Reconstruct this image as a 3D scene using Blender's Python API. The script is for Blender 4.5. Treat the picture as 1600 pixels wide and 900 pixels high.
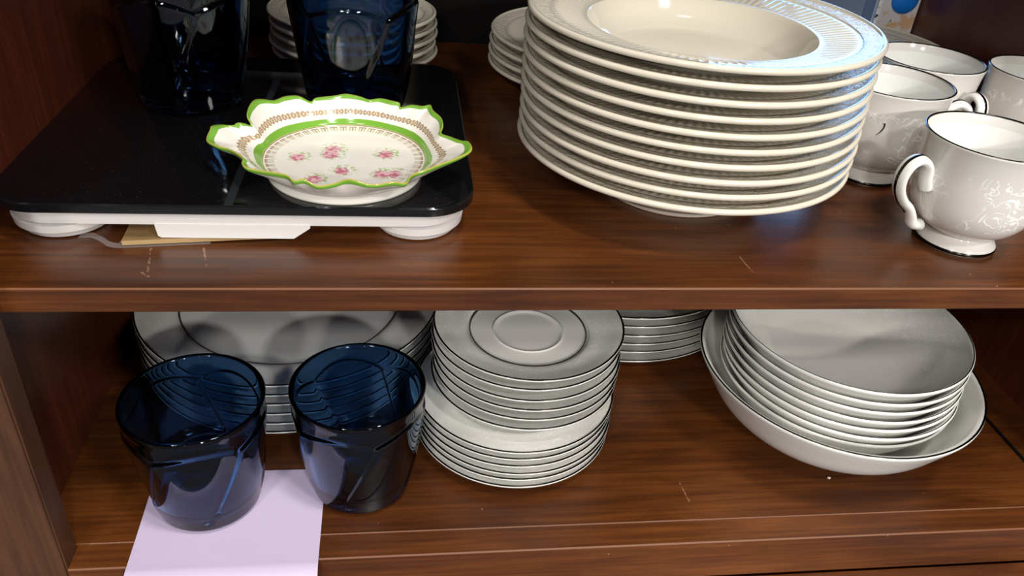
import bpy, bmesh, math, random
from mathutils import Vector, Matrix
random.seed(7)
PI = math.pi
for o in list(bpy.data.objects): bpy.data.objects.remove(o)
S = bpy.context.scene
COL = S.collection

# ------------------------------------------------------------------ camera
CZ = 1.25                       # lens height above the room floor; every z below is relative to the lens
F_PX, PITCH, YAW, ROLL = 1263.4, math.radians(33.018), math.radians(9.075), math.radians(-4.967)
fw = Vector((math.sin(YAW)*math.cos(PITCH), math.cos(YAW)*math.cos(PITCH), -math.sin(PITCH)))
rt = Vector((math.cos(YAW), -math.sin(YAW), 0))
dn = fw.cross(rt)
if dn.z > 0: dn = -dn
ra = rt*math.cos(ROLL) + dn*math.sin(ROLL)
da = -rt*math.sin(ROLL) + dn*math.cos(ROLL)
cam = bpy.data.objects.new('camera', bpy.data.cameras.new('camera'))
COL.objects.link(cam)
m = Matrix((ra, -da, -fw)).transposed().to_4x4(); m.translation = (0, 0, CZ)
cam.matrix_world = m
cam.data.sensor_width = 36; cam.data.lens = F_PX/1600*36; cam.data.clip_start = .01
S.camera = cam

# ------------------------------------------------------------------ world, lamps, exposure
w = bpy.data.worlds.new('world'); S.world = w; w.use_nodes = True
w.node_tree.nodes['Background'].inputs[0].default_value = (1.0, .96, .91, 1)
w.node_tree.nodes['Background'].inputs[1].default_value = .03
S.view_settings.view_transform = 'Standard'; S.view_settings.look = 'None'
S.view_settings.exposure = 0; S.view_settings.gamma = 1; S.view_settings.use_curve_mapping = False

def ceiling_light(x, y, sx, sy, power, col=(1, .97, .925)):
    l = bpy.data.lights.new('ceiling_light', 'AREA'); l.shape = 'RECTANGLE'; l.size = sx; l.size_y = sy
    l.energy = power; l.color = col
    o = bpy.data.objects.new('ceiling_light', l); COL.objects.link(o); o.location = (x, y, 2.8)
    return o
ceiling_light(.40, -.12, .25, .25, 18.5)          # panel almost above the cabinet front
ceiling_light(1.25, -1.30, .35, .35, 36)
ceiling_light(-1.0, -1.9, .35, .35, 42)
ceiling_light(1.5, -4.0, .4, .4, 285)
ceiling_light(-.7, -5.2, .4, .4, 255)

# ------------------------------------------------------------------ materials
class NT:
    def __init__(s, name):
        s.m = bpy.data.materials.new(name); s.m.use_nodes = True
        s.t = s.m.node_tree; s.b = s.t.nodes['Principled BSDF']
        s.tc = s.t.nodes.new('ShaderNodeTexCoord')
    def node(s, ty, ins=None, **kw):
        n = s.t.nodes.new(ty)
        for k, v in kw.items(): setattr(n, k, v)
        for k, v in (ins or {}).items(): s.put(n.inputs[k], v)
        return n
    def put(s, sock, v):
        if hasattr(v, 'is_linked') or isinstance(v, bpy.types.NodeSocket): s.t.links.new(v, sock)
        else: sock.default_value = v
    def math(s, op, a, b=0.0, c=0.0, clamp=False):
        n = s.t.nodes.new('ShaderNodeMath'); n.operation = op; n.use_clamp = clamp
        s.put(n.inputs[0], a); s.put(n.inputs[1], b)
        if op in ('MULTIPLY_ADD', 'SMOOTH_MIN', 'COMPARE'): s.put(n.inputs[2], c)
        return n.outputs[0]
    def step(s, x, a, b):          # smooth 0..1 between a and b
        n = s.node('ShaderNodeMapRange', {0: x, 1: a, 2: b, 3: 0.0, 4: 1.0}, interpolation_type='SMOOTHSTEP', clamp=True)
        return n.outputs[0]
    def band(s, x, a, b, e=.0005):
        return s.math('MULTIPLY', s.step(x, a-e, a+e), s.math('SUBTRACT', 1.0, s.step(x, b-e, b+e)))
    def mix(s, f, a, b):
        n = s.node('ShaderNodeMix', data_type='RGBA'); s.put(n.inputs[0], f); s.put(n.inputs[6], a); s.put(n.inputs[7], b)
        return n.outputs[2]
    def obj(s): return s.tc.outputs['Object']
    def scale(s, v, sc): return s.node('ShaderNodeMapping', {0: v, 3: sc}).outputs[0]
    def xyz(s, v): return s.node('ShaderNodeSeparateXYZ', {0: v}).outputs
    def noise(s, v, sc, det=2.0, dist=0.0, rough=.5):
        return s.node('ShaderNodeTexNoise', {'Vector': v, 'Scale': sc, 'Detail': det, 'Distortion': dist, 'Roughness': rough}).outputs[0]
    def radius(s):
        x, y, z = s.xyz(s.obj()); 
        return s.math('SQRT', s.math('ADD', s.math('MULTIPLY', x, x), s.math('MULTIPLY', y, y)))
    def bump(s, h, dist, strength=1.0):
        n = s.node('ShaderNodeBump', {'Height': h, 'Distance': dist, 'Strength': strength}); s.t.links.new(n.outputs[0], s.b.inputs['Normal'])
    def set(s, **kw):
        for k, v in kw.items(): s.put(s.b.inputs[k.replace('_', ' ')], v)
        return s.m
    def segment(s, v, a, b, wdt):   # mask of a thin straight scratch from a to b in object xy
        x, y, z = s.xyz(v); dx, dy = b[0]-a[0], b[1]-a[1]; L = math.hypot(dx, dy); ux, uy = dx/L, dy/L
        px, py = s.math('SUBTRACT', x, a[0]), s.math('SUBTRACT', y, a[1])
        t = s.math('ADD', s.math('MULTIPLY', px, ux), s.math('MULTIPLY', py, uy))
        d = s.math('ABSOLUTE', s.math('ADD', s.math('MULTIPLY', px, -uy), s.math('MULTIPLY', py, ux)))
        return s.math('MULTIPLY', s.band(t, 0, L), s.math('SUBTRACT', 1.0, s.step(d, wdt*.4, wdt)))
def rgb(r, g, b):
    f = lambda c: (c/255/12.92 if c <= 10 else ((c/255+.055)/1.055)**2.4)
    return (f(r), f(g), f(b), 1)

def wood(name, axis=0, dark=(62, 30, 11), mid=(99, 53, 19), light=(124, 72, 30), rough=.33, scratches=()):
    n = NT(name); sc = [26, 26, 26]; sc[axis] = 3.5
    v = n.scale(n.obj(), tuple(sc))
    g1 = n.noise(v, 2.2, 6, 1.2, .62); sc2 = [160, 160, 160]; sc2[axis] = 5
    g2 = n.noise(n.scale(n.obj(), tuple(sc2)), 2.0, 3)
    big = n.noise(n.obj(), 6.0, 2, .4)
    f = n.math('ADD', n.math('MULTIPLY', g1, .34), n.math('ADD', n.math('MULTIPLY', g2, .34), n.math('MULTIPLY', big, .36)))
    c = n.mix(n.step(f, .36, .66), rgb(*dark), rgb(*mid)); c = n.mix(n.step(f, .52, .84), c, rgb(*light))
    fl = n.node('ShaderNodeTexVoronoi', {'Vector': n.obj(), 'Scale': 95.0, 'Randomness': 1.0}).outputs['Distance']
    fm = n.math('MULTIPLY', n.math('LESS_THAN', fl, .055), n.math('GREATER_THAN', n.noise(n.obj(), 40.0), .60))
    c = n.mix(n.math('MULTIPLY', fm, .6), c, rgb(196, 160, 128))
    for a, b, wd, k in scratches:
        br = n.step(n.noise(n.obj(), 260.0), .42, .58)
        c = n.mix(n.math('MULTIPLY', n.math('MULTIPLY', n.segment(n.obj(), a, b, wd), br), k), c, rgb(205, 170, 140))
    n.bump(n.math('ADD', g2, n.math('MULTIPLY', n.noise(n.obj(), 900.0), .4)), .00012, .5)
    return n.set(Base_Color=c, Roughness=n.math('ADD', rough-.06, n.math('MULTIPLY', g1, .12)), Coat_Weight=.12, Coat_Roughness=.22)

M = {}
M['wood'] = wood('stained_wood', 0, scratches=[((-.1475, .430), (-.1425, .402), .0008, .35), ((-.1465, .404), (-.140, .398), .0008, .35), ((-.118, .431), (-.112, .408), .0008, .35), ((.215, .405), (.213, .424), .0007, .4)])
M['wood_y'] = wood('stained_wood_upright', 2, dark=(70, 31, 19), mid=(92, 42, 25), light=(104, 51, 31))
M['wood_frame'] = wood('stained_wood_frame', 0, dark=(72, 36, 14), mid=(110, 60, 23), light=(134, 79, 34), rough=.38)
M['wood_stile'] = wood('stained_wood_stile', 2, dark=(60, 36, 22), mid=(80, 50, 31), light=(98, 64, 41), rough=.42,)
M['worn'] = NT('worn_wood_edge').set(Base_Color=rgb(116, 68, 33), Roughness=.5)
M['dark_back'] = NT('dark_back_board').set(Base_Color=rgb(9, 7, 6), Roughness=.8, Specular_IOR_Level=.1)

def china(name, pat=None, base=(236, 235, 230), hi=(250, 249, 246), rough=.13, psc=150., zb=None):
    n = NT(name); c = rgb(*base)
    if pat or zb:
        x = n.radius() if pat else n.xyz(n.obj())[2]
        a, b = pat or zb
        w1 = n.noise(n.obj(), psc, 1.0, 2.6)
        sw = n.math('SUBTRACT', 1.0, n.step(n.math('ABSOLUTE', n.math('SUBTRACT', w1, .5)), .018, .05))
        bl = n.step(n.noise(n.scale(n.obj(), (1, 1, 1)), psc*.40, 1.0), .38, .50)
        mk = n.math('MULTIPLY', n.math('MULTIPLY', sw, bl), n.band(x, a, b, .001))
        c = n.mix(mk, rgb(*base), rgb(*hi)); n.bump(mk, .0002, .4)
    return n.set(Base_Color=c, Roughness=rough, Specular_IOR_Level=.5)
M['china_plain'] = china('white_china')
M['china_saucer'] = china('white_china_saucer', (.047, .072))
M['china_bread'] = china('white_china_small_plate', (.048, .077))
M['china_dinner'] = china('white_china_dinner', (.103, .124))
M['china_bowl'] = china('white_china_bowl', (.066, .091))
M['china_cup'] = china('white_china_cup', None, (224, 220, 214), (253, 252, 249), .12, 62., (.024, .062))
def cream(name, r0, r1):
    n = NT(name); r = n.radius()
    v = n.node('ShaderNodeTexVoronoi', {'Vector': n.obj(), 'Scale': 190.0}, feature='SMOOTH_F1').outputs['Distance']
    h = n.math('MULTIPLY', n.math('ADD', v, n.noise(n.obj(), 240., 1., 2.)), n.band(r, r0, r1, .0008))
    n.bump(h, .0008, .9)
    return n.set(Base_Color=rgb(224, 216, 198), Roughness=.09, Specular_IOR_Level=.5)
M['cream_soup'] = cream('cream_stoneware_soup', .1030, .1130)
M['cream_salad'] = cream('cream_stoneware_salad', .086, .0955)
M['cream_saucer'] = cream('cream_stoneware_saucer', .066, .0735)
M['platinum'] = NT('platinum_band').set(Base_Color=rgb(64, 61, 58), Metallic=1.0, Roughness=.16)
M['platinum_dull'] = NT('thin_platinum_line').set(Base_Color=rgb(66, 62, 58), Metallic=.4, Roughness=.35)
M['blue_glass'] = NT('cobalt_glass').set(Base_Color=(.095, .24, .475, 1), Roughness=.02, IOR=1.5, Transmission_Weight=1.0)
def scaleglass():
    n = NT('black_glass'); d = n.noise(n.obj(), 700., 1.)
    sp = n.math('MULTIPLY', n.step(d, .70, .78), .25)
    return n.set(Base_Color=n.mix(sp, (.004, .004, .005, 1), rgb(110, 105, 100)), Roughness=.06, Specular_IOR_Level=.45)
M['black_glass'] = scaleglass()
M['glass_edge'] = NT('glass_edge').set(Base_Color=(.006, .007, .008, 1), Roughness=.15)
M['strip'] = NT('contact_strip').set(Base_Color=rgb(44, 48, 52), Roughness=.35, Metallic=.3)
M['white_plastic'] = NT('white_plastic').set(Base_Color=rgb(232, 229, 228), Roughness=.35)
def cardboard():
    n = NT('cardboard'); z = n.xyz(n.obj())
    fl = n.node('ShaderNodeTexWave', {'Vector': n.obj(), 'Scale': 90.0, 'Distortion': 1.0}).outputs[1]
    return n.set(Base_Color=n.mix(n.noise(n.obj(), 60., 3.), rgb(120, 92, 56), rgb(146, 116, 74)), Roughness=.8)
M['cardboard'] = cardboard()
M['flute'] = NT('cardboard_flute').set(Base_Color=rgb(176, 146, 100), Roughness=.85)
M['film'] = NT('clear_film').set(Base_Color=(.92, .92, .92, 1), Roughness=.12, Alpha=.07, Specular_IOR_Level=.8)
def lilac():
    n = NT('lilac_paper')
    return n.set(Base_Color=n.mix(n.noise(n.obj(), 12., 3.), rgb(208, 190, 221), rgb(216, 200, 228)), Roughness=.75)
M['paper'] = lilac()
M['black'] = NT('black_metal').set(Base_Color=rgb(14, 13, 13), Roughness=.4)
M['ink'] = NT('black_fleck').set(Base_Color=rgb(20, 16, 16), Roughness=.4)
M['crumb'] = NT('crumb').set(Base_Color=rgb(224, 206, 190), Roughness=.8)

def dish_material():
    n = NT('rose_porcelain'); u, s, _ = n.xyz(n.tc.outputs['UV'])
    white = rgb(243, 238, 228); green = rgb(120, 172, 62); gold = rgb(150, 112, 52); c = white
    wob = n.math('MULTIPLY', n.math('SUBTRACT', n.noise(n.obj(), 60., 1.), .5), .05)
    # green ring around the well, gold hairline inside it
    c = n.mix(n.band(s, .515, .600, .004), c, green); c = n.mix(n.band(s, .502, .513, .003), c, rgb(150, 120, 60))
    # hanging gold lace inside the ring
    fr = n.math('ABSOLUTE', n.math('SUBTRACT', n.math('FRACT', n.math('MULTIPLY', u, 46.)), .5))
    fr2 = n.math('ABSOLUTE', n.math('SUBTRACT', n.math('FRACT', n.math('MULTIPLY', u, 138.)), .5))
    fan = n.math('MULTIPLY', n.math('LESS_THAN', fr, .34), n.math('MULTIPLY', n.math('LESS_THAN', fr2, .25), n.band(s, .435, .485, .004)))
    arc = n.math('MULTIPLY', n.band(s, .475, .492, .003), n.math('LESS_THAN', fr, .40))
    c = n.mix(n.math('MULTIPLY', n.math('MAXIMUM', fan, arc), .7), c, gold)
    # gold toothed band
    tooth = n.math('MULTIPLY', n.math('ABSOLUTE', n.math('SUBTRACT', n.math('FRACT', n.math('MULTIPLY', u, 105.)), .5)), .055)
    d = n.math('ABSOLUTE', n.math('SUBTRACT', s, .715))
    edge = n.math('LESS_THAN', d, n.math('ADD', .024, tooth))
    hole = n.math('MULTIPLY', n.math('LESS_THAN', n.math('ABSOLUTE', n.math('SUBTRACT', n.math('FRACT', n.math('MULTIPLY', u, 160.)), .5)), .22), n.band(d, .004, .018, .002))
    gm = n.math('MULTIPLY', edge, n.math('SUBTRACT', 1.0, n.math('MULTIPLY', hole, .7)))
    c = n.mix(n.math('MULTIPLY', gm, .8), c, n.mix(n.noise(n.obj(), 50., 2.), rgb(96, 70, 40), rgb(186, 142, 66)))
    # roses
    ROSE = [(-29.7, 1, 4.8), (-8.7, 15, 5.4), (-9.6, 6.5, 5.4), (25.0, 8, 5.4), (-1.3, -17.6, 4.8), (-16.5, -30.5, 5.2), (23.0, -22.0, 5.0), (31, -21.8, 5.0)]
    nz = n.node('ShaderNodeTexNoise', {'Vector': n.obj(), 'Scale': 330.0, 'Detail': 2.0})
    off = n.node('ShaderNodeVectorMath', {0: nz.outputs['Color'], 1: (.5, .5, .5)}, operation='SUBTRACT').outputs[0]
    pos = n.node('ShaderNodeVectorMath', {0: n.node('ShaderNodeVectorMath', {0: off, 'Scale': .005}, operation='SCALE').outputs[0], 1: n.obj()}, operation='ADD').outputs[0]
    px, py, pz = n.xyz(pos); pink = green_m = None
    for (rx, ry, rr) in ROSE:
        def dist(ox, oy, sy=1.0):
            a = n.math('SUBTRACT', px, (rx+ox)/1000); b = n.math('MULTIPLY', n.math('SUBTRACT', py, (ry+oy)/1000), sy)
            return n.math('SQRT', n.math('ADD', n.math('MULTIPLY', a, a), n.math('MULTIPLY', b, b)))
        p = n.math('SUBTRACT', 1.0, n.step(dist(0, 0, .85), rr*.00070, rr*.00112))
        g = n.math('SUBTRACT', 1.0, n.step(dist(1.2, 1.5, 1.0), rr*.0012, rr*.0020))
        pink = p if pink is None else n.math('MAXIMUM', pink, p)
        green_m = g if green_m is None else n.math('MAXIMUM', green_m, g)
    blot = n.step(n.noise(n.obj(), 420., 2.), .47, .60); well = n.math('LESS_THAN', s, .43)
    c = n.mix(n.math('MULTIPLY', n.math('MULTIPLY', green_m, n.math('MULTIPLY', blot, .75)), well), c, rgb(150, 178, 84))
    c = n.mix(n.math('MULTIPLY', n.math('MULTIPLY', pink, .85), well), c, n.mix(n.step(n.noise(n.obj(), 300., 1.), .42, .58), rgb(196, 88, 122), rgb(240, 180, 196)))
    # green frill edge with gilt line
    c = n.mix(n.step(n.math('ADD', s, wob), .925, .935), c, green)
    c = n.mix(n.step(s, .993, .998), c, rgb(196, 172, 80))
    return n.set(Base_Color=c, Roughness=.14, Specular_IOR_Level=.5)
M['dish'] = dish_material(); M['dish_plain'] = NT('dish_underside').set(Base_Color=rgb(243, 238, 228), Roughness=.14)

# ------------------------------------------------------------------ mesh helpers
def mesh_from(name, verts, faces, smooth=True, mats=(), midx=None, angle=None):
    me = bpy.data.meshes.new(name); me.from_pydata(verts, [], faces)
    for mm in mats: me.materials.append(mm)
    if midx: me.polygons.foreach_set('material_index', midx)
    bm = bmesh.new(); bm.from_mesh(me); bmesh.ops.recalc_face_normals(bm, faces=bm.faces); bm.to_mesh(me); bm.free()
    if smooth:
        me.polygons.foreach_set('use_smooth', [True]*len(me.polygons))
        if angle: me.set_sharp_from_angle(angle=math.radians(angle))
    me.update(); return me
def obj(name, me, parent=None, loc=(0, 0, 0), rz=0):
    o = bpy.data.objects.new(name, me); COL.objects.link(o); o.location = loc; o.rotation_euler = (0, 0, rz)
    if parent: o.parent = parent
    return o
def tag(o, label, cat, group=None):
    o['label'] = label; o['category'] = cat
    if group: o['group'] = group
    return o
def thing(name, label, cat, x, y, z, group=None, rz=0):
    return tag(obj(name, None, None, (x, y, z+CZ), rz), label, cat, group)
def lathe_data(prof, seg, zfun=None):
    vs, fs = [], []; n = len(prof); idx = []
    for k, (r, z) in enumerate(prof):
        if r < 1e-7: idx.append([len(vs)]); vs.append((0, 0, z)); continue
        row = []
        for i in range(seg):
            a = 2*PI*i/seg; rr, zz = (r, z) if zfun is None else zfun(k, r, z, a)
            row.append(len(vs)); vs.append((rr*math.cos(a), rr*math.sin(a), zz))
        idx.append(row)
    for k in range(n-1):
        A, B = idx[k], idx[k+1]
        for i in range(seg):
            j = (i+1) % seg
            if len(A) == 1 and len(B) == 1: continue
            if len(A) == 1: fs.append((A[0], B[j], B[i]))
            elif len(B) == 1: fs.append((A[i], A[j], B[0]))
            else: fs.append((A[i], A[j], B[j], B[i]))
    return vs, fs
def lathe(name, prof, seg, mat, zfun=None, angle=None):
    v, f = lathe_data(prof, seg, zfun); return mesh_from(name, v, f, True, [mat], angle=angle)
def smooth_profile(pts, sub=4):       # Catmull-Rom through points
    out = []
    for i in range(len(pts)-1):
        p0 = pts[max(i-1, 0)]; p1 = pts[i]; p2 = pts[i+1]; p3 = pts[min(i+2, len(pts)-1)]
        for k in range(sub):
            t = k/sub
            out.append(tuple(.5*((2*p1[d])+(-p0[d]+p2[d])*t+(2*p0[d]-5*p1[d]+4*p2[d]-p3[d])*t*t+(-p0[d]+3*p1[d]-3*p2[d]+p3[d])*t**3) for d in range(len(p1))))
    out.append(pts[-1]); return out
def ring_band(name, pts, seg, mat):   # closed little section swept round the axis
    vs, fs = [], []; n = len(pts)
    for i in range(seg):
        a = 2*PI*i/seg
        for r, z in pts: vs.append((r*math.cos(a), r*math.sin(a), z))
    for i in range(seg):
        for k in range(n):
            fs.append((i*n+k, i*n+(k+1) % n, ((i+1) % seg)*n+(k+1) % n, ((i+1) % seg)*n+k))
    return mesh_from(name, vs, fs, True, [mat])
def extrude_x(name, prof, x0, x1, mats, sides=None):   # prof = (y,z) polygon
    n = len(prof); vs = [(x0, y, z) for y, z in prof]+[(x1, y, z) for y, z in prof]
    fs = [(k, (k+1) % n, n+(k+1) % n, n+k) for k in range(n)]+[tuple(range(n)), tuple(range(n, 2*n))]
    return mesh_from(name, vs, fs, False, mats, (list(sides)+[0, 0]) if sides else None)
def box(name, x0, x1, y0, y1, z0, z1, mat, bev=.0008):
    bm = bmesh.new(); bmesh.ops.create_cube(bm, size=1)
    for v in bm.verts: v.co = Vector(((x0+x1)/2+v.co.x*(x1-x0), (y0+y1)/2+v.co.y*(y1-y0), (z0+z1)/2+v.co.z*(z1-z0)))
    if bev: bmesh.ops.bevel(bm, geom=bm.edges[:], offset=bev, segments=2, affect='EDGES')
    me = bpy.data.meshes.new(name); bm.to_mesh(me); bm.free(); me.materials.append(mat); return me
def rounded_rect(x0, x1, y0, y1, r, seg=10):
    pts = []
    for cx, cy, a0 in ((x1-r, y1-r, 0), (x0+r, y1-r, 90), (x0+r, y0+r, 180), (x1-r, y0+r, 270)):
        for k in range(seg+1):
            a = math.radians(a0+90*k/seg); pts.append((cx+r*math.cos(a), cy+r*math.sin(a)))
    return pts
def prism(name, outline, layers, mats, midx=None, smooth=True, angle=40):
    # layers: list of (z, inset) bottom to top; inset moves towards the centre
    cx = sum(p[0] for p in outline)/len(outline); cy = sum(p[1] for p in outline)/len(outline)
    vs, fs, mi = [], [], []; n = len(outline)
    hx = max(abs(p[0]-cx) for p in outline); hy = max(abs(p[1]-cy) for p in outline)
    for z, ins in layers:
        for x, y in outline: vs.append((cx+(x-cx)*(1-ins/hx), cy+(y-cy)*(1-ins/hy), z))
    for k in range(len(layers)-1):
        for i in range(n):
            fs.append((k*n+i, k*n+(i+1) % n, (k+1)*n+(i+1) % n, (k+1)*n+i)); mi.append(midx[k] if midx else 0)
    fs.append(tuple(range(n))); mi.append(0); fs.append(tuple((len(layers)-1)*n+i for i in range(n))); mi.append(midx[-1] if midx else 0)
    return mesh_from(name, vs, fs, smooth, mats, mi, angle)
def sweep(name, pts, wid, thk, mat, seg=12, cap=True):
    # sweep an ellipse along a curve in the local xz plane; wid along y, thk in plane; wid/thk may be functions of t
    vs, fs = [], []; n = len(pts)
    for k, (x, z) in enumerate(pts):
        a = pts[max(k-1, 0)]; b = pts[min(k+1, n-1)]; tx, tz = b[0]-a[0], b[1]-a[1]; L = math.hypot(tx, tz); nx, nz = -tz/L, tx/L
        t = k/(n-1); ww = wid(t) if callable(wid) else wid; th = thk(t) if callable(thk) else thk
        for i in range(seg):
            q = 2*PI*i/seg; c, s_ = math.cos(q)*th/2, math.sin(q)*ww/2
            vs.append((x+nx*c, s_, z+nz*c))
    for k in range(n-1):
        for i in range(seg): fs.append((k*seg+i, k*seg+(i+1) % seg, (k+1)*seg+(i+1) % seg, (k+1)*seg+i))
    fs.append(tuple(range(seg))); fs.append(tuple((n-1)*seg+i for i in range(seg)))
    return mesh_from(name, vs, fs, True, [mat], angle=60)
ORD = ['topmost', 'second from the top', 'third from the top', 'fourth from the top', 'fifth from the top', 'sixth from the top', 'seventh from the top', 'eighth from the top', 'ninth from the top', 'tenth from the top']
def rank(i, n): return 'bottom one' if i == n-1 else ORD[i]

ZU, ZL = -.255, -.461            # tops of the two shelves
YF, YB = .3868, .862             # shelf front, shelf back
XL, XR = -.2425, .5585           # inner faces of the sides
YS = .3666                       # front of the face frame

# ------------------------------------------------------------------ the room
def setting(name, me, loc=(0, 0, 0)):
    o = obj(name, me, None, loc); o['kind'] = 'structure'; return o
carpet = NT('grey_carpet'); carpet.set(Base_Color=carpet.mix(carpet.noise(carpet.obj(), 300., 3.), rgb(70, 68, 74), rgb(104, 100, 104)), Roughness=.95)
setting('floor', box('floor', -4, 5, -6, 3.4, -.1, 0, carpet.m, 0))
slate = NT('slate_blue_wall'); slate.set(Base_Color=slate.mix(slate.noise(slate.obj(), 5., 2.), rgb(112, 124, 150), rgb(126, 138, 164)), Roughness=.8)
wb = setting('wall_back', box('wall_back', -4, 5, 3.2, 3.35, 0, 3, slate.m, 0))
pane = NT('daylight_pane'); pane.set(Base_Color=(0, 0, 0, 1), Emission_Color=(.24, .52, 1.0, 1), Emission_Strength=6.5)
fr = NT('pale_blue_frame').set(Base_Color=rgb(176, 198, 226), Roughness=.5)
win = setting('window_1', None, (0, 3.17, 0))
for i in range(3):
    obj('window_pane', box('window_pane', .42+i*.75, .42+i*.75+.68, .0, .02, .74, 2.5, pane.m, 0), win)
for i in range(4): obj('window_frame', box('window_frame', .35+i*.75, .42+i*.75, -.03, .03, .70, 2.55, fr, .004), win)
obj('window_sill', box('window_sill', .31, 2.71, -.10, .03, .66, .70, fr, .004), win)
for i, x in enumerate((1.55, 1.86)):
    setting('trim_%d' % (i+1), box('trim', x, x+.05, 3.12, 3.2, 0, .65, fr, .004))

# ------------------------------------------------------------------ the cabinet
cab = thing('cabinet', 'dark stained wooden cabinet with open shelves holding all the dishes', 'cabinet', 0, 0, -CZ)
def part(name, me, parent=cab): return obj(name, me, parent, (0, 0, CZ))
def board(name, y0, y1, z0, z1, x0, x1, mat):
    c = .0009
    prof = [(y0, z0+c), (y0, z1-c), (y0+c, z1), (y1, z1), (y1, z0), (y0+c, z0)]
    return extrude_x(name, prof, x0, x1, [mat, M['worn']], [0, 1, 0, 0, 0, 0])
part('shelf', board('upper_shelf', YF, YB, ZU-.016, ZU, XL, XR, M['wood']))
part('shelf', board('lower_shelf', YF+.0002, YB, ZL-.016, ZL, XL, XR, M['wood']))
part('top_board', board('top_board', YS, YB, .36, .38, XL-.02, XR+.02, M['wood_frame']))
part('side_panel', box('side_left', XL-.018, XL, YF, YB, -1.1, .36, M['wood_y']))
part('side_panel', box('side_right', XR, XR+.018, YF, YB, -1.1, .36, M['wood_y']))
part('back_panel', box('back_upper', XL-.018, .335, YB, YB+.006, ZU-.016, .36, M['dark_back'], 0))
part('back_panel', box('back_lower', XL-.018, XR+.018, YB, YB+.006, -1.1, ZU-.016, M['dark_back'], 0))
part('face_stile', box('stile_left', -.262, -.2172, YS, YF-.0004, -1.1, .36, M['wood_stile'], .0012))
part('face_stile', box('stile_right', XR-.006, XR+.04, YS, YF-.0004, -1.1, .36, M['wood_stile'], .0012))
part('face_rail', board('face_rail', YS, YF-.0003, -.500, ZL, -.2170, XR-.0062, M['wood_frame']))
dr = part('drawer_front', board('drawer_front', .350, YS-.0004, -.70, -.5015, -.2165, XR-.007, M['wood_frame']))
kn = lathe('drawer_knob', smooth_profile([(0, .03), (.012, .028), (.016, .02), (.011, .01), (.008, .004), (.010, 0), (0, 0)], 4), 24, M['black'])
for x in (-.02, .36):
    k = obj('drawer_knob', kn, dr, (x, .350, -.60)); k.rotation_euler = (PI/2, 0, 0)
part('face_rail', board('face_rail_low', YS, YF-.0003, -.78, -.702, -.2170, XR-.0062, M['wood_frame']))
part('plinth', box('plinth', XL-.018, XR+.018, YF+.01, YB, -CZ, -1.1, M['wood_y']))

# ------------------------------------------------------------------ china with platinum bands
def plate_profile(R, rim, sp, fr, well, th=.0032, ridge=None):
    """top surface from centre to rim, then underside; at the foot radius the top lies sp above the foot so plates stack"""
    top = [(0, sp-.0006), (well*.5, sp-.0006), (well*.88, sp-.0002)]
    if ridge: top = [(0, sp-.0012), (ridge*.8, sp-.0011), (ridge*.93, sp-.0004), (ridge, sp+.0004), (ridge*1.07, sp-.0001), (well, sp+.0006)]
    else: top += [(well, sp+.0012)]
    top += [(well+(R-well)*.12, sp+.0012+(rim-sp)*.16), (well+(R-well)*.5, sp+(rim-sp)*.52), (R-.003, rim-.0006), (R-.0012, rim-.0001)]
    edge = [(R-.0004, rim), (R, rim-.0006), (R-.0002, rim-.0015), (R-.001, rim-.0021)]
    und = [(R-.003, rim-.0028), (well+(R-well)*.5, sp+(rim-sp)*.52-th), (fr+.008, sp-th+.0006), (fr+.0035, sp-th), (fr+.002, .002), (fr+.0012, 0), (fr-.0012, 0), (fr-.002, .0015), (fr-.0035, sp-th-.0004), (0, sp-th-.0006)]
    return smooth_profile(top, 3)[:-1]+[top[-1]]+edge+und
def rim_band_mesh(R, rim, mat, thin=False):
    if thin: return ring_band('rim_band', [(R-.0016, rim-.0006), (R-.0014, rim+.0000), (R-.0009, rim+.00016), (R-.0006, rim+.00005), (R-.0008, rim-.0006)], 96, mat)
    return ring_band('rim_band', [(R-.0018, rim-.0005), (R-.0015, rim+.0001), (R-.0007, rim+.00022), (R-.0001, rim-.00005), (R-.0005, rim-.0008)], 96, mat)
def stack_plates(name, label, cat, group, body, bands, cx, cy, zbase, sp, n, jit=.0008, extra=0.0):
    for i in range(n):                       # i = 0 is the topmost
        k = n-1-i
        jx, jy = (random.uniform(-jit, jit), random.uniform(-jit, jit))
        t = thing(name, label % rank(i, n), cat, cx+jx, cy+jy, zbase+k*(sp+.00005)+.0001, group, random.uniform(0, 6.28))
        obj('plate_body', body, t)
        for bn, bm_, first_only in bands:
            if first_only and i > 0: continue
            obj(bn, bm_, t)
# saucers
SA = plate_profile(.0730, .0190, .0084, .0340, .0445, ridge=.027)
sa_me = lathe('saucer', SA, 96, M['china_saucer'])
sa_band = rim_band_mesh(.0730, .0190, M['platinum'])
zi = .0084+.0006+.0016
sa_in = ring_band('inner_band', [(.0442, .0088), (.0445, .0100), (.0450, .0103), (.0452, .0092)], 96, M['platinum_dull'])
BR = plate_profile(.0786, .013, .007, .040, .052)
br_me = lathe('small_plate', BR, 96, M['china_bread']); br_band = rim_band_mesh(.0786, .013, M['platinum'])
stack_plates('small_plate', 'small white plate, %s of the stack under the saucers', 'plate', 'small plates under the saucers', br_me, [('rim_band', br_band, False)], .0875, .4915, ZL, .007, 6)
stack_plates('saucer', 'white platinum-rimmed saucer, %s of the stack on small plates', 'saucer', 'saucers on the small plates', sa_me, [('rim_band', sa_band, False), ('inner_band', sa_in, False)], .0942, .4955, ZL+6*.00705+.0005, .0089, 6)
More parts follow.
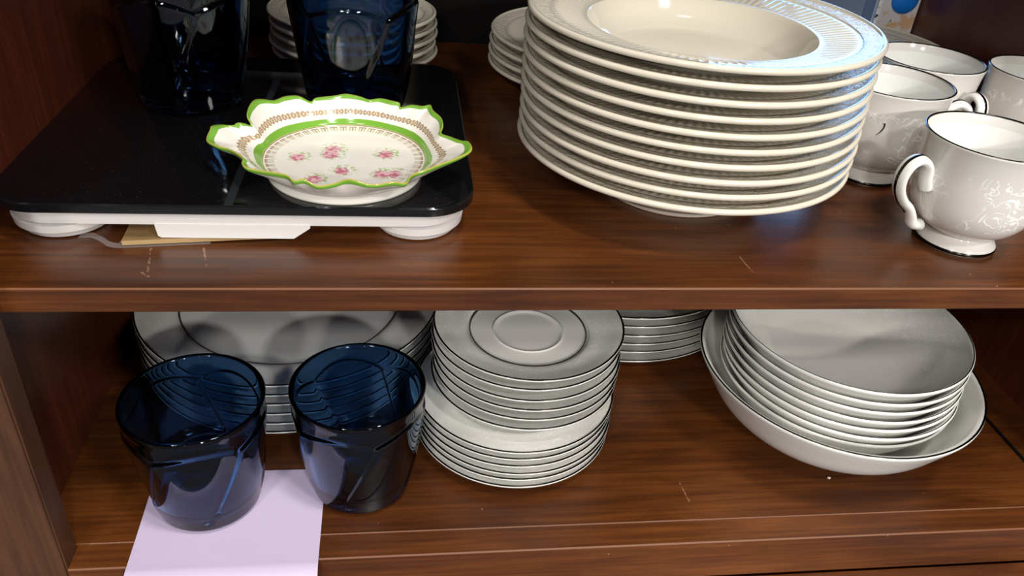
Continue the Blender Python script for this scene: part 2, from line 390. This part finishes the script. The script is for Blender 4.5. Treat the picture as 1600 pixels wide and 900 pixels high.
# dinner plates
DI = plate_profile(.127, .018, .0092, .075, .092, .0036)
di_me = lathe('dinner_plate', DI, 128, M['china_dinner']); di_band = rim_band_mesh(.127, .018, M['platinum'])
di_in = ring_band('inner_band', [(.0915, .0104), (.0923, .0111), (.0931, .0114), (.0930, .0104)], 128, M['platinum_dull'])
stack_plates('dinner_plate', 'white dinner plate, %s of the stack behind the lower tumblers', 'plate', 'dinner plates behind the lower tumblers', di_me, [('rim_band', di_band, False), ('inner_band', di_in, False)], -.0965, .599, ZL, .0092, 6)
stack_plates('dinner_plate', 'white plate, %s of the stack behind saucers and bowls', 'plate', 'plates at the back between saucers and bowls', di_me, [('rim_band', di_band, False), ('inner_band', di_in, False)], .210, .681, ZL, .0092, 6)
# bowls
def bowl_profile(R, H, fr, th, fz):
    out = smooth_profile([(fr, .003), (fr+(R-fr)*.38, H*.21), (fr+(R-fr)*.70, H*.46), (fr+(R-fr)*.91, H*.80), (R, H-.0024)], 5)
    inn = [(max(r-th, 0), z+th*.7) for r, z in out][::-1]; inn[0] = (R-.0016, H-.0002)
    top = [(0, fz), (fr*.6, fz), (fr*.93, fz+.0002)]+[p for p in inn[::-1] if p[1] > fz+.002]
    return top+[(R-.0008, H), (R-.0002, H-.0003), (R+.0001, H-.0012)]+out[::-1]+[(fr-.0030, .0012), (fr-.0048, 0), (fr-.0066, 0), (fr-.0080, .002), (0, .0025)]
BB = bowl_profile(.112, .070, .042, .0034, .0085)
bb = thing('serving_bowl', 'large white serving bowl with platinum rim holding the stacked smaller bowls', 'bowl', .3525, .4865, ZL+.0001)
obj('bowl_body', lathe('serving_bowl', BB, 128, M['china_plain']), bb); obj('rim_band', rim_band_mesh(.112, .070, M['platinum']), bb)
NB = bowl_profile(.0932, .050, .034, .0023, .0078)
nb_me = lathe('small_bowl', NB, 112, M['china_bowl']); nb_band = rim_band_mesh(.0932, .050, M['platinum'], True)
for i in range(7):
    k = 6-i
    t = thing('soup_bowl', 'white coupe bowl, %s of those nested in the serving bowl' % rank(i, 7), 'bowl', .3545+random.uniform(-.001, .001)-.0003*k, .4915+random.uniform(-.001, .001), ZL+.0090+k*.0082, 'coupe bowls nested in the serving bowl', random.uniform(0, 6))
    obj('bowl_body', nb_me, t); obj('rim_band', nb_band, t)

# ------------------------------------------------------------------ cream ribbed stoneware
def ribbed(name, R, rim, sp, fr, wr, wz, wf, r0, r1, nrib, mat, bead=.0046):
    """wr,wz: edge of the well; wf: radius of the flat floor; r0..r1: ribbed zone"""
    sl = lambda r: wz+(rim-.0008-wz)*(r-wr)/(R-bead*.6-wr)
    top = [(0, sp-.0004), (fr*.7, sp-.0003), (fr+.001, sp), (wf, sp+.0008)]
    inner = smooth_profile([(wf, sp+.0008), (wf+(wr-wf)*.55, sp+(wz-sp)*.38), (wr-.0012, wz-.0014), (wr, wz), (wr+.0010, sl(wr+.0010))], 4)
    ribs = [(r0+(r1-r0)*t, sl(r0+(r1-r0)*t)) for t in (0, .06, .16, .36, .6, .82, .93, 1)]
    scr = [(r1+.001, sl(r1)+.0001), (r1+.0016, sl(r1+.0016)-.0004), (r1+.0022, sl(r1+.0022)+.0001)]
    oz = R-bead*.62
    scr += [(scr[-1][0]+(oz-scr[-1][0])*t, sl(scr[-1][0]+(oz-scr[-1][0])*t)) for t in (.35, .7, 1)]
    cx, cz = R-bead/2, rim-bead*.42
    beadp = [(cx+bead/2*math.cos(a), cz+bead*.46*math.sin(a)) for a in [math.radians(d) for d in (105, 70, 40, 10, -20, -50, -80, -110)]]
    uw = [(R-bead-.002, cz-bead*.28), (r1, sl(r1)-.0036), (wr+.002, wz-.0036), (wr-.001, wz-.0044), (wf+(wr-wf)*.55+.002, sp+(wz-sp)*.38-.0036), (max(wf+.003, fr+.005), sp-.0026), (fr+.003, sp-.0036), (fr+.0018, .001), (fr+.0012, 0), (fr-.0014, 0), (fr-.002, .0012), (fr-.0035, sp-.0042), (0, sp-.0044)]
    prof = top[:-1]+inner[:-1]+ribs+scr+beadp+uw
    a0 = len(top[:-1]+inner[:-1]); amp = [0, .6, 1, 1, 1, 1, .7, 0]
    def zf(k, r, z, a):
        if a0 <= k < a0+8: z = z+.0007*amp[k-a0]*(.5-.5*math.cos(nrib*a))*(.6+.4*(r-r0)/(r1-r0))
        return r, z
    return lathe(name, prof, nrib*6, mat, zf)
soup = ribbed('soup_plate', .1178, .0385, .0092, .0535, .0775, .0305, .0595, .0790, .1005, 108, M['cream_soup'])
cum = [0, 26, 49, 77, 102, 125.5, 149, 177, 194, 217]
for i in range(10):
    z = ZU+(9-i)*.0095
    lean = (9-i)/9
    t = thing('soup_plate', 'cream ribbed-rim soup plate, %s of the ten in the tall stack' % rank(i, 10), 'soup plate', .1975+random.uniform(-.0008, .0008), .534-.0035*i/9+random.uniform(-.0006, .0006), z+.0001, 'cream soup plates in the tall stack', random.uniform(0, 6))
    obj('plate_body', soup, t)
salad = ribbed('ribbed_plate', .100, .0185, .0090, .0515, .062, .0125, .0570, .064, .0845, 96, M['cream_salad'], .0042)
for (x, y, n, lab, grp) in ((.180, .757, 4, 'cream ribbed plate, %s of the stack peeking out left behind soup plates', 'ribbed plates left of the soup plates'), (.434, .759, 4, 'cream ribbed plate, %s of the stack behind the cups', 'ribbed plates behind the cups')):
    for i in range(n):
        t = thing('ribbed_plate', lab % rank(i, n), 'plate', x+random.uniform(-.0012, .0012), y+random.uniform(-.001, .001), ZU+(n-1-i)*.0094+.0001, grp, random.uniform(0, 6))
        obj('plate_body', salad, t)
sau = ribbed('ribbed_saucer', .0775, .018, .0083, .0305, .042, .0115, .0365, .044, .0645, 60, M['cream_saucer'], .0042)
for i in range(5):
    t = thing('ribbed_saucer', 'cream ribbed saucer, %s of the stack behind the blue tumbler' % rank(i, 5), 'saucer', -.0475+random.uniform(-.0022, .0022)+(.002 if i == 0 else 0), .7815+random.uniform(-.001, .001), ZU+(4-i)*.0088+.0001, 'ribbed saucers at the back', random.uniform(0, 6))
    obj('plate_body', sau, t)

# ------------------------------------------------------------------ cups
CUPR, CUPH = .0432, .077
cup_out = smooth_profile([(.0246, 0), (.0262, .0022), (.0252, .0046), (.0212, .0082), (.0200, .0105), (.0235, .0126), (.0320, .0185), (.0382, .0285), (.0402, .042), (.0408, .058), (.0420, .070), (CUPR, CUPH-.0006)], 4)
cup_in = smooth_profile([(CUPR-.0014, CUPH-.0003), (.0400, .070), (.0386, .058), (.0380, .042), (.0358, .029), (.029, .0195), (.018, .0155), (0, .0145)], 4)
cprof = [(0, .003), (.0215, .003), (.0228, 0)]+cup_out+[(CUPR-.0006, CUPH)]+cup_in
cv, cf = lathe_data(cprof, 96)
def _inside(f):
    return 1 if sum(math.hypot(cv[q][0], cv[q][1]) for q in f)/len(f) < .0402 and min(cv[q][2] for q in f) > .0140 and max(cv[q][2] for q in f) > .0144 and min(f) >= 96*(len(cprof)-len(cup_in)-2) else 0
cup_me = mesh_from('cup', cv, cf, True, [M['china_cup'], M['china_plain']], [_inside(f) for f in cf])
cup_band = rim_band_mesh(CUPR, CUPH, M['platinum'])
foot_band = ring_band('foot_band', [(.0258, .0036), (.0264, .0031), (.0266, .0021), (.0262, .0012), (.0256, .0022)], 80, M['platinum'])
hp = smooth_profile([(.0408, .0425), (.0436, .0485), (.0462, .0578), (.0530, .0628), (.0600, .0600), (.0632, .0520), (.0618, .0430), (.0560, .0345), (.0490, .0285), (.0445, .0220), (.0415, .0165), (.0345, .0150)], 5)
def hw(t): return .0100+.0016*math.sin(PI*min(1, t*1.2)) if t < .83 else .0100
hand_me = sweep('handle', hp, hw, lambda t: .0076-.0016*math.sin(PI*t), M['china_plain'], 14)
lp = []
for k in range(10, len(hp)-14):
    a, b = hp[k-1], hp[k+1]; tx, tz = b[0]-a[0], b[1]-a[1]; L = math.hypot(tx, tz); nx, nz = -tz/L, tx/L
    th = .0076-.0016*math.sin(PI*k/(len(hp)-1)); lp.append((hp[k][0]+nx*(th/2+.00005), hp[k][1]+nz*(th/2+.00005)))
line_me = sweep('handle_line', lp, .0024, .0005, M['platinum'], 8)
cups = [(.3765, .448, 189, 'white footed teacup in front with its handle to the left and raised scroll decoration'),
        (.3630, .553, -9, 'white footed teacup with a black fleck, right beside the soup plate stack'),
        (.4275, .614, -75, 'white footed teacup in the back, in front of the ribbed plates'),
        (.5140, .588, 70, 'white footed teacup against the right cabinet side, cut by the picture edge')]
for i, (x, y, az, lab) in enumerate(cups):
    t = thing('teacup', lab, 'cup', x, y, ZU+.0001, 'white teacups', math.radians(az))
    obj('cup_body', cup_me, t); obj('rim_band', cup_band, t); obj('foot_band', foot_band, t)
    h = obj('handle', hand_me, t); obj('handle_line', line_me, h)
    if i == 1:      # hooked black fleck on the glaze
        vs, fs = [], []
        pts = [(-.0016, .0060, .0016), (-.0002, .0062, .0012), (.0002, .0045, .0010), (-.0001, .0020, .0010), (-.0014, -.0010, .0008), (-.0034, -.0036, .0002)]
        for k, (dx, dz, wd) in enumerate(pts):
            for s_ in (-1, 1):
                for r in (.0395, .0410):
                    a = (dx+s_*wd/2)/.0405; vs.append((r*math.sin(a), -r*math.cos(a), dz))
        for k in range(len(pts)-1):
            b = 4*k; fs += [(b, b+1, b+5, b+4), (b+2, b+3, b+7, b+6), (b+1, b+3, b+7, b+5), (b, b+2, b+6, b+4)]
        fs += [(0, 1, 3, 2), tuple(4*(len(pts)-1)+q for q in (0, 1, 3, 2))]
        mk = obj('black_fleck', mesh_from('black_fleck', vs, fs, False, [M['ink']]), t, (0, 0, .050)); mk.rotation_euler = (0, 0, math.radians(9-29)); mk['label'] = 'small hooked black fleck on the cup'

# ------------------------------------------------------------------ cobalt tumblers
GH, GR, GB = .094, .0466, .0348
def glass_mesh():
    seg, rows = 200, 72; NP = 5
    def base_r(t): return GB+(GR-GB)*(1-(1-t)**1.55)-(.0008*math.sin(PI*t))
    vs, fs = [], []
    def sstep(x, a, b):
        x = max(0, min(1, (x-a)/(b-a))); return x*x*(3-2*x)
    for j in range(rows+1):
        t = j/rows; z = GH*t
        for i in range(seg):
            a = 2*PI*i/seg; r = base_r(t)
            u = (NP*(a/(2*PI)+.13*(1-t)**1.3)) % 1.0
            zc = .0735+.0075*math.sin(PI*u)                     # scalloped top edge of the petals
            petal = 1-sstep(z, zc-.0011, zc+.0011)
            saw = .0014*(1-u)*(1 if u > .05 else sstep(u, 0, .05)) # overlapping, twisted petals
            fade = sstep(z, .003, .018)
            r += petal*(.0002+saw*fade)-.0005*sstep(z, zc-.001, zc+.002)*(1-sstep(z, .086, .093))
            r -= .0030*(1-sstep(z, 0, .005))**2
            vs.append((r*math.cos(a), r*math.sin(a), z))
    for j in range(rows):
        for i in range(seg):
            k = (i+1) % seg; fs.append((j*seg+i, j*seg+k, (j+1)*seg+k, (j+1)*seg+i))
    inner = [(GR-.0006, GH+.0006), (GR-.0020, GH+.0004), (GR-.0030, GH-.0012)]+[(base_r(t)-.0036, GH*t) for t in (.93, .86, .78, .70, .6, .5, .4, .3, .22, .16)]+[(GB-.006, GH*.105), (GB-.012, GH*.085), (GB-.022, GH*.08)]
    prev = rows*seg
    for r, z in inner:
        st = len(vs)
        for i in range(seg):
            a = 2*PI*i/seg; vs.append((r*math.cos(a), r*math.sin(a), z))
        for i in range(seg):
            k = (i+1) % seg; fs.append((prev+i, prev+k, st+k, st+i))
        prev = st
    c = len(vs); vs.append((0, 0, GH*.079)); fs += [(prev+i, prev+(i+1) % seg, c) for i in range(seg)]
    st = len(vs)
    for r, z in ((GB-.008, .0), (GB-.010, .0018)):
        for i in range(seg):
            a = 2*PI*i/seg; vs.append((r*math.cos(a), r*math.sin(a), z))
    for i in range(seg):
        k = (i+1) % seg; fs.append((i, k, st+k, st+i)); fs.append((st+i, st+k, st+seg+k, st+seg+i))
    c = len(vs); vs.append((0, 0, .0022)); fs += [(st+seg+i, st+seg+(i+1) % seg, c) for i in range(seg)]
    return mesh_from('tumbler', vs, fs, True, [M['blue_glass']], angle=50)
g_me = glass_mesh()
SCALE_TOP = -.227
for x, y, z, rz, lab in ((-.1388, .4262, ZL+.0006, 35, 'cobalt blue glass tumbler standing on the lilac paper'), (-.0315, .4365, ZL+.0006, 75, 'cobalt blue glass tumbler between the lilac paper and the saucer stack'),
                         (-.0355, .5985, SCALE_TOP+.0001, 20, 'cobalt blue glass tumbler on the scale behind the rose dish'), (-.1540, .598, SCALE_TOP+.0001, 12, 'dark cobalt blue glass tumbler on the scale near the left cabinet side')):
    tag(obj('glass_tumbler', g_me, None, (x, y, z+CZ), math.radians(rz)), lab, 'tumbler', 'cobalt glass tumblers')

# ------------------------------------------------------------------ the scale and what lies under it
sx0, sx1, sy0, sy1 = -.2385, .0435, .431, .703
sc = thing('bathroom_scale', 'black glass bathroom scale with white plastic base lying on the upper shelf', 'scale', 0, 0, 0)
ol = rounded_rect(sx0, sx1, sy0, sy1, .030, 12)
obj('glass_top', prism('glass_top', ol, [(SCALE_TOP-.0062, .0006), (SCALE_TOP-.0056, 0), (SCALE_TOP-.0009, 0), (SCALE_TOP, .0009)], [M['black_glass'], M['glass_edge']], [1, 1, 1, 0]), sc)
ol2 = rounded_rect(sx0+.004, sx1-.005, sy0+.004, sy1-.004, .030, 12)
obj('base', prism('scale_base', ol2, [(ZU+.0105, .006), (ZU+.0125, .0015), (ZU+.0218, 0)], [M['white_plastic']]), sc)
foot = lathe('scale_foot', [(0, 0), (.0225, 0), (.0250, .0010), (.0268, .0045), (.0272, .0052), (.0290, .0056), (.0296, .0105), (0, .0105)], 48, M['white_plastic'], angle=35)
for x in (sx0+.0345, sx1-.0355):
    for y in (sy0+.0345, sy1-.0345): obj('foot', foot, sc, (x, y, ZU+.0001))
bx0, bx1 = -.1450, -.0560
blk = [(bx0, ZU+.0120), (bx0+.0010, ZU+.0052), (bx0+.003, ZU+.0042), (bx1-.010, ZU+.0040), (bx1, ZU+.0112), (bx1, ZU+.0130), (bx0, ZU+.0130)]
vs = [(x, sy0+.0045, z) for x, z in blk]+[(x, sy0+.09, z) for x, z in blk]; n = len(blk)
obj('battery_housing', mesh_from('battery_housing', vs, [(k, (k+1) % n, n+(k+1) % n, n+k) for k in range(n)]+[tuple(range(n)), tuple(range(n, 2*n))], False, [M['white_plastic']]), sc)
obj('contact_strip', box('contact_strip', -.1035, -.0985, sy0+.001, .655, SCALE_TOP-.0001, SCALE_TOP+.00012, M['strip'], 0), sc)
obj('contact_strip', box('contact_strip', -.130, -.072, .6655, .6675, SCALE_TOP-.0001, SCALE_TOP+.00012, M['strip'], 0), sc)
sc.location.z = CZ
# cardboard
def slab(name, pts, th, mats):
    n = len(pts); vs = [(x, y, z) for x, y, z in pts]+[(x, y, z+th) for x, y, z in pts]
    fs = [(k, (k+1) % n, n+(k+1) % n, n+k) for k in range(n)]+[tuple(range(n)), tuple(range(n, 2*n))]
    return mesh_from(name, vs, fs, False, mats, [1]*n+[0, 0])
cb = tag(obj('cardboard_sheet', slab('cardboard_sheet', [(-.1640, .4318, ZU+.0009), (-.070, .4420, ZU+.0009), (-.070, .540, ZU+.0009), (-.1680, .530, ZU+.0009)], .0029, [M['cardboard'], M['flute']]), None, (0, 0, CZ)), 'brown corrugated cardboard sheet lying under the scale', 'cardboard')
film_pts = smooth_profile([(-.1890, .0030), (-.1830, .0034), (-.1755, .0030), (-.1705, .0010), (-.1665, .0002), (-.155, .0001), (-.115, .0001)], 5)
vs, fs = [], []; nF = len(film_pts)
for (x, z) in film_pts:
    for dz in (0, .0003):
        y0 = .4300 if x > -.172 else .4300+.0065*min(1, (-.172-x)/.010)
        y0 += max(0, (x+.165))*.11
        vs += [(x, y0-.0006, ZU+z+dz+.0002), (x, y0+(.03 if x > -.166 else .0045), ZU+z+dz+.0002)]
for k in range(nF-1):
    a = 4*k; b = a+4
    fs += [(a, a+1, b+1, b), (a+2, a+3, b+3, b+2), (a, a+2, b+2, b), (a+1, a+3, b+3, b+1)]
fs += [(0, 1, 3, 2), tuple(4*(nF-1)+q for q in (0, 1, 3, 2))]
tag(obj('plastic_film', mesh_from('plastic_film', vs, fs, True, [M['film']], angle=40), None, (0, 0, CZ)), 'crumpled clear plastic film sticking out from under the scale', 'plastic film')

# ------------------------------------------------------------------ rose dish
RIM = [(-81.4,-7.0,22.0),(-80.6,0.8,25.0),(-80.1,4.5,26.0),(-76.2,9.3,25.0),(-69.3,11.2,24.0),(-65.9,10.6,26.0),(-62.1,12.3,25.0),(-59.1,14.3,23.0),(-59.1,15.7,25.0),(-61.2,18.7,28.0),(-61.2,27.9,30.0),(-59.3,36.8,31.0),(-55.3,42.1,30.0),(-48.2,45.8,28.0),(-41.8,50.8,29.0),(-33.6,55.4,28.0),(-25.6,53.4,25.0),(-21.9,55.5,27.0),(-10.5,57.5,28.0),(-2.1,59.2,29.0),(7.0,57.8,28.0),(13.5,54.9,27.0),(20.8,55.3,28.0),(29.1,51.2,28.0),(33.8,50.6,27.0),(35.1,47.6,25.0),(41.6,47.6,27.0),(49.7,43.3,28.0),(54.4,43.4,29.0),(56.3,35.6,28.0),(61.1,26.0,27.0),(62.0,16.4,26.0),(60.6,9.7,23.0),(66.5,3.8,23.0),(72.9,-4.3,24.0),(76.7,-7.5,25.0),(78.6,-15.3,25.0),(76.7,-20.9,24.0),(69.6,-27.6,23.0),(58.9,-35.1,22.0),(50.0,-41.4,21.0),(44.3,-44.0,20.0),(40.9,-48.4,20.0),(37.9,-55.8,19.0),(31.1,-58.5,21.0),(22.1,-60.1,20.0),(16.0,-61.6,21.0),(8.6,-61.0,23.0),(3.1,-59.2,22.0),(-2.6,-60.2,20.0),(-11.4,-61.0,19.0),(-18.8,-59.3,22.0),(-24.8,-59.1,21.0),(-29.2,-53.9,22.0),(-42.8,-47.3,21.0),(-52.3,-43.5,21.0),(-55.7,-38.8,22.0),(-56.0,-34.0,23.0),(-65.7,-20.4,22.0),(-74.7,-15.2,22.0)]
def dish_mesh():
    P = [Vector(p)/1000 for p in RIM]; n = len(P); sub = 5; rim = []
    for i in range(n):
        p0, p1, p2, p3 = P[i-1], P[i], P[(i+1) % n], P[(i+2) % n]
        for k in range(sub):
            t = k/sub
            rim.append(.5*((2*p1)+(p2-p0)*t+(2*p0-5*p1+4*p2-p3)*t*t+(3*p1-p0-3*p2+p3)*t**3))
    N = len(rim); EA, EB = .0500, .0515; FL = .0075
    ang = [math.atan2(p.y/EB, p.x/EA) for p in rim]
    # even, monotone angles so that the rings inside the frill stay tidy
    un = [ang[0]]
    for a in ang[1:]:
        d = (a-un[-1]+PI) % (2*PI)-PI; un.append(un[-1]+d)
    tot = -2*PI; sm = []
    for i in range(N):
        acc = sum((un[(i+j) % N]+(tot if i+j >= N else 0)-(tot if i+j < 0 else 0)) for j in range(-6, 7))/13; sm.append(acc)
    UA = [(-(v-sm[0])/(2*PI)) % 1.0 for v in sm]
    def inner(i, s):
        e = Vector((EA*math.cos(sm[i]), EB*math.sin(sm[i]), 0))
        if s <= .5:
            q = e*(s/.5); q.z = FL+.0016*(s/.5)**4; return q
        t = (s-.5)/.5; r = rim[i]
        # average (unfrilled) rim for the lower part, frill grows towards the edge
        k = t**1.6; rad = math.hypot(r.x, r.y); sm_r = sm_rad[i]; f = sm_r+(rad-sm_r)*min(1, t*1.15)**2 if rad else rad
        d = Vector((r.x, r.y, 0)).normalized()*1.0; de = Vector((e.x, e.y, 0)).normalized()
        dd = de.lerp(d, min(1, t*1.2)).normalized(); re = e.length
        R = re+(f-re)*t if t < 1 else rad
        q = dd*R; hz = sm_h[i]+(r.z-sm_h[i])*t*t; q.z = FL+.0016+(hz-FL-.0016)*(t**.85); return q
    rads = [math.hypot(p.x, p.y) for p in rim]; hs = [p.z for p in rim]; W = 13
    sm_rad = [sum(rads[(i+j) % N] for j in range(-W, W+1))/(2*W+1) for i in range(N)]
    sm_h = [sum(hs[(i+j) % N] for j in range(-W, W+1))/(2*W+1) for i in range(N)]
    S_ = [.08, .2, .32, .42, .47, .5, .55, .6, .66, .72, .78, .84, .89, .93, .97, 1.0]
    vs, fs, uv = [], [], []; rows = []
    vs.append((0, 0, FL)); uv.append((0, 0))
    for s in S_:
        row = []
        for i in range(N):
            row.append(len(vs)); q = inner(i, s); vs.append(tuple(q)); uv.append((UA[i], s))
        rows.append(row)
    for s, dz in ((1.0, -.0013), (.97, -.0026), (.9, -.0030), (.8, -.0032), (.7, -.0032), (.6, -.0030), (.52, -.0026)):
        row = []
        for i in range(N):
            row.append(len(vs)); q = inner(i, s); q.z += dz
            if s == 1.0: q.x *= 1.006; q.y *= 1.006
            vs.append(tuple(q)); uv.append((UA[i], .99 if s > .98 else (.95 if s > .95 else .64)))
        rows.append(row)
    for fr_, z in ((.0490, .0076), (.0478, .0064), (.0484, .0012), (.0485, 0), (.0460, 0), (.0440, .0050)):
        row = []
        for i in range(N):
            row.append(len(vs)); vs.append((fr_*math.cos(sm[i]), fr_*math.sin(sm[i]), z)); uv.append((UA[i], .64))
        rows.append(row)
    c2 = len(vs); vs.append((0, 0, .0052)); uv.append((0, .64))
    for i in range(N):
        j = (i+1) % N; fs.append((0, rows[0][i], rows[0][j])); fs.append((rows[-1][i], rows[-1][j], c2))
        for k in range(len(rows)-1): fs.append((rows[k][i], rows[k][j], rows[k+1][j], rows[k+1][i]))
    me = bpy.data.meshes.new('rose_dish'); me.from_pydata(vs, [], fs); me.materials.append(M['dish']); me.materials.append(M['dish_plain'])
    lim = rows[len(S_)+1][0]
    for p in me.polygons:
        if max(p.vertices) > lim+N: p.material_index = 1
    L = me.uv_layers.new(name='UVMap')
    for p in me.polygons:
        us = [uv[v][0] for v in p.vertices]; wrap = max(us)-min(us) > .5
        for li in p.loop_indices:
            a, b = uv[me.loops[li].vertex_index]
            L.data[li].uv = (a+1 if wrap and a < .5 else a, b)
    bm = bmesh.new(); bm.from_mesh(me); bmesh.ops.recalc_face_normals(bm, faces=bm.faces); bm.to_mesh(me); bm.free()
    me.polygons.foreach_set('use_smooth', [True]*len(me.polygons)); return me
tag(obj('rose_dish', dish_mesh(), None, (-.037, .482, SCALE_TOP+CZ+.0002)), 'small white frilled dish with green edge and pink roses on the scale', 'dish')

# ------------------------------------------------------------------ lilac paper, rod, crumb, package
pp = smooth_profile([(.4497, .0001), (.42, .0001), (.39, .0001), (.3690, .0003), (.3610, .0002), (.3545, -.0030), (.3515, -.012), (.3500, -.024), (.3495, -.036)], 4)
vs, fs = [], []; xs = [(-.1812+(.1232)*k/8) for k in range(9)]; nP = len(pp)
for lay in (0, .00022):
    for (y, z) in pp:
        for k, x in enumerate(xs):
            wv = .0004*math.sin(k*1.3)*(1 if z < -.002 else 0)
            sl = (y-.40)*.02
            vs.append((x-sl*.8, y+wv-(lay if z < -.002 else 0), ZL+z+lay))
nx_ = 9; off = nP*nx_
for r in range(nP-1):
    for k in range(nx_-1):
        a = r*nx_+k; fs.append((a, a+1, a+nx_+1, a+nx_)); fs.append((off+a, off+a+1, off+a+nx_+1, off+a+nx_))
bd = [k for k in range(nx_)]+[r*nx_+nx_-1 for r in range(1, nP)]+[(nP-1)*nx_+k for k in range(nx_-2, -1, -1)]+[r*nx_ for r in range(nP-2, 0, -1)]
for k in range(len(bd)):
    a, b = bd[k], bd[(k+1) % len(bd)]; fs.append((a, b, off+b, off+a))
tag(obj('paper_sheet', mesh_from('paper_sheet', vs, fs, True, [M['paper']], angle=60), None, (0, 0, CZ)), 'lilac paper sheet under the left blue tumbler, hanging over the shelf edge', 'paper')
rod = [(.5175, .395), (.5170, .435), (.5155, .490)]
vs, fs = [], []
for (x, y) in rod: vs += [(x-.0014, y, ZL+.0001), (x+.0014, y, ZL+.0001), (x+.0010, y, ZL+.0016), (x-.0010, y, ZL+.0016)]
for k in range(2):
    for q in range(4): fs.append((4*k+q, 4*k+(q+1) % 4, 4*k+4+(q+1) % 4, 4*k+4+q))
fs += [(0, 1, 2, 3), (8, 9, 10, 11)]
tag(obj('metal_strip', mesh_from('metal_strip', vs, fs, False, [M['black']]), None, (0, 0, CZ)), 'thin black strip lying on the lower shelf right of the bowls', 'strip')
bm = bmesh.new(); bmesh.ops.create_icosphere(bm, subdivisions=1, radius=.0014)
for v in bm.verts: v.co *= random.uniform(.7, 1.2); v.co.z = max(v.co.z*.6, -.0005)
me = bpy.data.meshes.new('crumb'); bm.to_mesh(me); bm.free(); me.materials.append(M['crumb'])
tag(obj('crumb', me, None, (.3365, .4235, ZL+CZ+.0006)), 'tiny white crumb on the lower shelf in front of the serving bowl', 'crumb')
pk = thing('printed_package', 'white printed package with a round blue ball in the back right corner', 'package', .5335, .852, ZU+.0001)
pn = NT('package_print'); X, Y, Z = pn.xyz(pn.obj())
mk = pn.math('MULTIPLY', pn.step(pn.noise(pn.obj(), 55., 3.), .50, .60), pn.band(Z, .030, .056, .003))
cc = pn.mix(pn.math('MULTIPLY', mk, .8), rgb(216, 210, 208), rgb(214, 160, 104)); cc = pn.mix(pn.math('MULTIPLY', pn.band(X, -.030, -.0205, .0005), 1.0), cc, rgb(238, 236, 238))
cc = pn.mix(pn.math('MULTIPLY', pn.step(pn.noise(pn.obj(), 170., 1.), .66, .70), pn.band(Z, .040, .06, .002)), cc, rgb(70, 74, 84))
pn.set(Base_Color=cc, Roughness=.35)
obj('package_body', box('package_body', -.0235, .0235, -.003, .003, 0, .125, pn.m, .0015), pk)
bl = lathe('blue_ball', [(0, .007)]+[(.0155*math.cos(a), .007*math.sin(a)) for a in [math.radians(d) for d in (75, 60, 45, 30, 15, 0)]]+[(.0150, -.001), (0, -.001)], 40, NT('blue_gloss').set(Base_Color=rgb(24, 120, 214), Roughness=.3))
b = obj('blue_ball', bl, pk, (.004, -.0034, .070)); b.rotation_euler = (PI/2, 0, 0); b['label'] = 'round bright blue ball'
